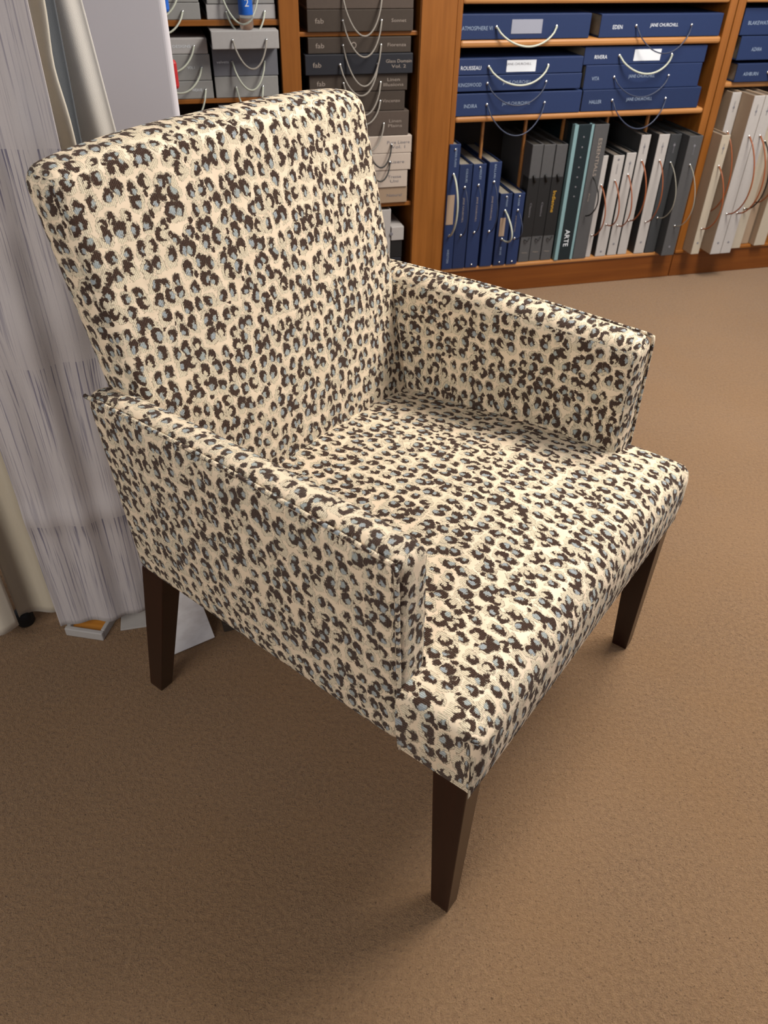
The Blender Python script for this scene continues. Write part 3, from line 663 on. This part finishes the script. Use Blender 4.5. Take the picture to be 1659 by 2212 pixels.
# bottom compartment
o, W, H = up_book('white upright file beside the black gap at the foot of the column', -.53, -.474, .1065, .33, M['white_b'], .006, group='oddments at the foot of the column')
o = grey_flat('black flat box lying on the column base', -.74, -.434, .1065, .16, .03, 'black', False, ['Basics'], None) if False else None
def plain_flat(label, u0, u1, z0, z1, w0, mat, dots=False):
    o, W, H = flat_book(label, u0, u1, z0, z1, M[mat], w0, pages='pages_dk', group='oddments at the foot of the column')
    if dots:
        for x in (W - .075, W - .045): MB().lathe([(.006, .0003), (.006, -.0006), (.002, -.001)], 10, 'y', (x, 0, H * .5)).build('round_mark', M['ink_dark'], o)
    return o
plain_flat('lowest black box on the base of the column', -.472, -.432, .1065, .160, .006, 'inkblack')
plain_flat('black box under the white dotted box', -.472, -.431, .161, .222, .006, 'black')
plain_flat('small white box with two dark dots low in the column', -.472, -.427, .2235, .270, .002, 'white_b', True)

# far left column
G3 = 'grey sample boxes in the far left column'
def stone_box(label, u0, u1, z0, z1, w0, mat, e=None, cordm='cord_clear', sag=.06, skew=0, txt=None):
    o, W, H = flat_book(label, u0, u1, z0, z1, M[mat], w0, pages='pages_dk', group=G3)
    if e:
        x0, x1 = e[0] - (u0 + u1) / 2, e[1] - (u0 + u1) / 2
        eyelet(o, x0, H * .5, 0, .004); eyelet(o, x1, H * .5, 0, .004); cord(o, (x0, H * .5), (x1, H * .5), sag, .03, .0026, M[cordm], skew)
    if txt: lettering(txt[0], o, M['ink_white'], txt[1] - (u0 + u1) / 2, -.0006, H * .5, width=txt[2], height=.007)
    return o
stone_box('grey box at the very top of the far left column, left', -1.30, -1.049, .930, .985, .006, 'stone', (-1.23, -1.10))
stone_box('grey-green box on the far left shelf, left pile', -1.30, -1.047, .8885, .929, .006, 'stone', (-1.22, -1.095), sag=.05)
stone_box('grey box at the very top of the far left column, right', -1.026, -.836, .926, .985, .006, 'stone', (-.985, -.88), sag=.075)
stone_box('brown-grey box on the far left shelf, right pile', -1.029, -.834, .8885, .925, .008, 'stone_l', (-.975, -.865), sag=.06)
stone_box('pale box with slanting cord, top of the lower left pile', -1.30, -1.037, .8045, .8435, .006, 'stone_l', (-1.22, -1.075), sag=.06, txt=('DESIGNS', -1.11, .05))
stone_box('grey-green box in the middle of the lower left pile', -1.30, -1.034, .7365, .8035, .006, 'stone', (-1.20, -1.06), sag=.06, txt=('VOL I', -1.09, .02))
stone_box('grey box with white cord, bottom of the lower left pile', -1.30, -1.033, .6885, .7355, .004, 'stone', (-1.18, -1.055), sag=.085, txt=('WEAVE', -1.08, .03))
stone_box('pale projecting box with looped white cord and water bottle on top', -1.027, -.836, .8215, .8665, -.045, 'stone_l', (-.968, -.872), sag=.068, cordm='cord_grey')
stone_box('lead grey box in the middle of the lower right pile', -1.026, -.836, .7455, .8205, .004, 'stone_d', (-.97, -.875), sag=.07, txt=('velvets', -.998, .035))
stone_box('grey box with hanging cord, bottom of the lower right pile', -1.026, -.838, .6885, .7445, .004, 'stone', (-.965, -.885), sag=.075)
stone_box('grey box under the lower shelf of the far left column', -1.022, -.842, .600, .668, .004, 'stone', (-.96, -.88), sag=.06)
stone_box('grey box lower in the far left column, mostly behind the chair', -1.022, -.842, .530, .599, .004, 'stone_d')
stone_box('grey box at the bottom of that hidden pile', -1.022, -.842, .3755, .529, .004, 'stone')
# water bottle
bp = bc(-.922, -.0215, .867)
b = tag(empty('water_bottle', bp, YAW), 'small clear plastic water bottle with blue label standing on a pale box', 'bottle')
MB().lathe([(.014, 0), (.018, .003), (.0195, .010), (.0195, .03), (.0185, .034), (.0195, .038), (.0195, .105), (.016, .125), (.009, .14), (.009, .152)], 20).build('bottle_body', M['clear'], b, smooth=True)
MB().lathe([(.0199, .036), (.0201, .037), (.0201, .094), (.0199, .095)], 20).build('bottle_label', M['blue'], b, smooth=True)
MB().lathe([(.0105, .148), (.0105, .163), (.009, .165)], 16).build('bottle_cap', M['sticker'], b)
lettering('2', b, M['ink_white'], .002, -.0206, .066, height=.018)

# ------------------------------------------------------------------ left: display board and hanging cloths
FY = math.radians(22.7); FD = Vector((math.cos(FY), math.sin(FY), 0)); FN = Vector((-FD.y, FD.x, 0))
bd = tag(empty('display_board', Vector((-.5, 1.6, 0)), FY), 'plain white laminate display board with rounded edge behind the hanging cloths', 'board')
MB().rbox((-.62, 0, .04), (.098, .035, 1.35), .014, 4, (1, 1, 1)).build('panel', M['board'], bd, smooth=False)
for x in (-.55, .03): MB().rbox((x - .03, -.08, 0), (x + .03, .115, .045), .006).build('foot', M['metal_grey'], bd)
rd = tag(MB().rbox((0, 0, 0), (.03, .018, .05), .006).build('swing_tag', M['red'], None, loc=Vector((-.5, 1.6, .875)) + FD * .078 + FN * .0355, rot=(0, 0, FY)), 'small red tag peeping out behind the white board edge', 'tag')
bt = tag(MB().rbox((0, 0, 0), (.03, .018, .05), .006).build('swing_tag', M['blue'], None, loc=Vector((-.5, 1.6, 1.0)) + FD * .078 + FN * .0355, rot=(0, 0, FY)), 'small blue tag at the top behind the white board edge', 'tag')

def cloth(name, label, org, s0, s1, z0, z1, fold, mat, hem=None, grp='cloth lengths hanging on the rail', nS=60, nZ=80, cat='fabric', thick=.0016):
    mb = MB(); org = Vector(org)
    for j in range(nZ + 1):
        for i in range(nS + 1):
            a = i / nS; c = j / nZ; zb = z0 + (hem(a) if hem else 0); z = zb + (z1 - zb) * c
            ds, dnn = fold(a, z); p = org + FD * (s0 + (s1 - s0) * a + ds) + FN * dnn; mb.v.append((p.x, p.y, z))
    for j in range(nZ):
        for i in range(nS):
            q = [j * (nS + 1) + i, j * (nS + 1) + i + 1, (j + 1) * (nS + 1) + i + 1, (j + 1) * (nS + 1) + i]
            mb.quad(q, [(s0 + (s1 - s0) * (k % (nS + 1)) / nS, mb.v[k][2]) for k in q])
    o = mb.build(name, mat, None, smooth=True); md = o.modifiers.new('thickness', 'SOLIDIFY'); md.thickness = thick; md.offset = 1
    return tag(o, label, cat, grp)
PA = (-.623, 1.055, 0)
def foldA(a, z):
    n = .006 * math.sin(9 * a + z * 2) + .004 * math.sin(21 * a + 1)
    n += .012 * math.exp(-((z - .65) / .07) ** 2) * math.sin(5 * a + 2) - .01 * math.exp(-((z - .30) / .03) ** 2)
    k = .016 * math.exp(-((z - .66) / .09) ** 2)
    return (k * (a - .5), n - .02 * a)
cloth('hanging_cloth', 'pale cloth length with slate streaks hanging nearest the armchair', PA, -.012, .185, .03, 1.42, foldA, M['streak'], hem=lambda a: .004 * a, nS=70, nZ=120)
def foldB(a, z): return (a * (.012 * max(0, .98 - z) - .006 * math.exp(-((z - .98) / .05) ** 2)), .016 * math.sin(a * 22 + .8) * (1 - a ** 6))
cloth('hanging_cloth', 'ivory cloth length in soft folds right behind the streaked one', (-.66, 1.17, 0), .02, .199, .06, 1.42, foldB, M['cream'])
cloth('hanging_cloth', 'narrow slate-grey cloth length in the gap between two ivory cloths', (-.68, 1.225, 0), .05, .211, .08, 1.42, lambda a, z: (.003 * math.sin(z * 6), .006 * math.sin(a * 14)), M['slate_cl'])
def foldC(a, z): return (.085 * max(0, min(.2, 1.05 - z)) * a, .010 * math.sin(a * 17 + 2.4) * (1 - a ** 8))
cloth('hanging_cloth', 'white cloth length with a frayed selvedge hanging beside the display board', (-.7, 1.27, 0), .06, .252, .07, 1.42, foldC, M['white_cl'])
def foldE(a, z): return (0, .012 * math.sin(a * 13 + .5) + .004 * math.sin(z * 8))
cloth('hanging_cloth', 'beige cloth length low at the left edge beside the streaked cloth', (-.663, 1.093, 0), -.065, .16, .02, 1.40, foldE, M['beige_cl'], hem=lambda a: .01 * math.sin(a * 5) + .008)
cloth('hanging_cloth', 'ivory cloth length cut by the left edge of the photo', (-.655, 1.045, 0), -.34, -.05, .055, 1.40, lambda a, z: (0, .012 * math.sin(a * 19 + .3) + .006 * math.sin(z * 5)), M['cream'])
# rail
rl = tag(empty('cloth_rail', Vector((-.62, 1.16, 0)), FY), 'grey metal rail carrying the hanging cloth lengths', 'rail')
for y in (-.12, 0, .12): MB().tube([(-.5, y, 1.42), (.26, y, 1.42)], .009, 8).build('rail_bar', M['metal_grey'], rl, smooth=True)
MB().tube([(-.46, -.14, 1.42), (-.46, .16, 1.42)], .01, 8).build('cross_bar', M['metal_grey'], rl, smooth=True)
MB().tube([(-.46, .0, 0), (-.46, .0, 1.43)], .012, 10).build('post', M['metal_grey'], rl, smooth=True)
MB().rbox((-.66, -.2, 0), (-.26, .2, .02), .006).build('base_plate', M['metal_grey'], rl)

# floor oddments behind the chair
tag(MB().rbox((0, 0, 0), (.075, .13, .004), .0008).build('sample_card', M['white_b'], None, loc=(-.527, 1.072, 0), rot=(0, 0, math.radians(14))), 'white sample card lying flat on the carpet between tray and rear chair leg', 'sample card')
tr = tag(empty('sample_tray', (-.585, 1.15, 0), math.radians(-9)), 'shallow white-rimmed tray with orange wood insert lying on the carpet under the cloths', 'tray')
for lo, hi in (((-.032, -.10, .0), (.048, -.09, .02)), ((-.032, .08, 0), (.048, .09, .02)), ((-.032, -.09, 0), (-.024, .08, .02)), ((.040, -.09, 0), (.048, .08, .02))):
    MB().rbox(lo, hi, .002).build('rim', M['white_b'], tr)
MB().rbox((-.024, -.09, .001), (.040, .08, .011), .001).build('wood_insert', M['orange'], tr)
rot = Matrix.Rotation(math.radians(34), 4, 'Z') @ Matrix.Rotation(math.radians(-42), 4, 'X')
sb = MB().rbox((-.09, 0, 0), (0, .006, .15), .001).build('sample_board', M['marble']); sb.matrix_world = Matrix.Translation((-.333, 1.058, .004)) @ rot
tag(sb, 'white marbled sample board leaning on the floor behind the rear chair leg', 'sample board')
for i, (z0, z1, mt, dx) in enumerate(((0, .022, 'taupe_d', 0), (.0225, .05, 'brown_b', .012), (.0505, .07, 'black', .006))):
    k = tag(MB().rbox((0, 0, 0), (.26, .2, z1 - z0), .002).build('catalogue', M[mt], None, loc=(-.318 + dx, 1.075 + dx, z0), rot=(0, 0, math.radians(20))),
            ['grey catalogue lowest in the small pile under the chair', 'brown catalogue in the middle of the small pile under the chair', 'black catalogue on top of the small pile under the chair'][i], 'catalogue', 'catalogues piled on the carpet')
for i, (x, y, mt) in enumerate(((-.765, 1.085, 'navy2'), (-.725, 1.09, 'black'))):
    k = tag(MB().lathe([(.016, 0), (.018, .004), (.018, .03), (.014, .034)], 14).build('castor', M[mt], None, True, loc=(x, y, 0)), ['blue-grey castor peeping out under the ivory hem', 'black castor peeping out under the ivory hem'][i], 'castor')
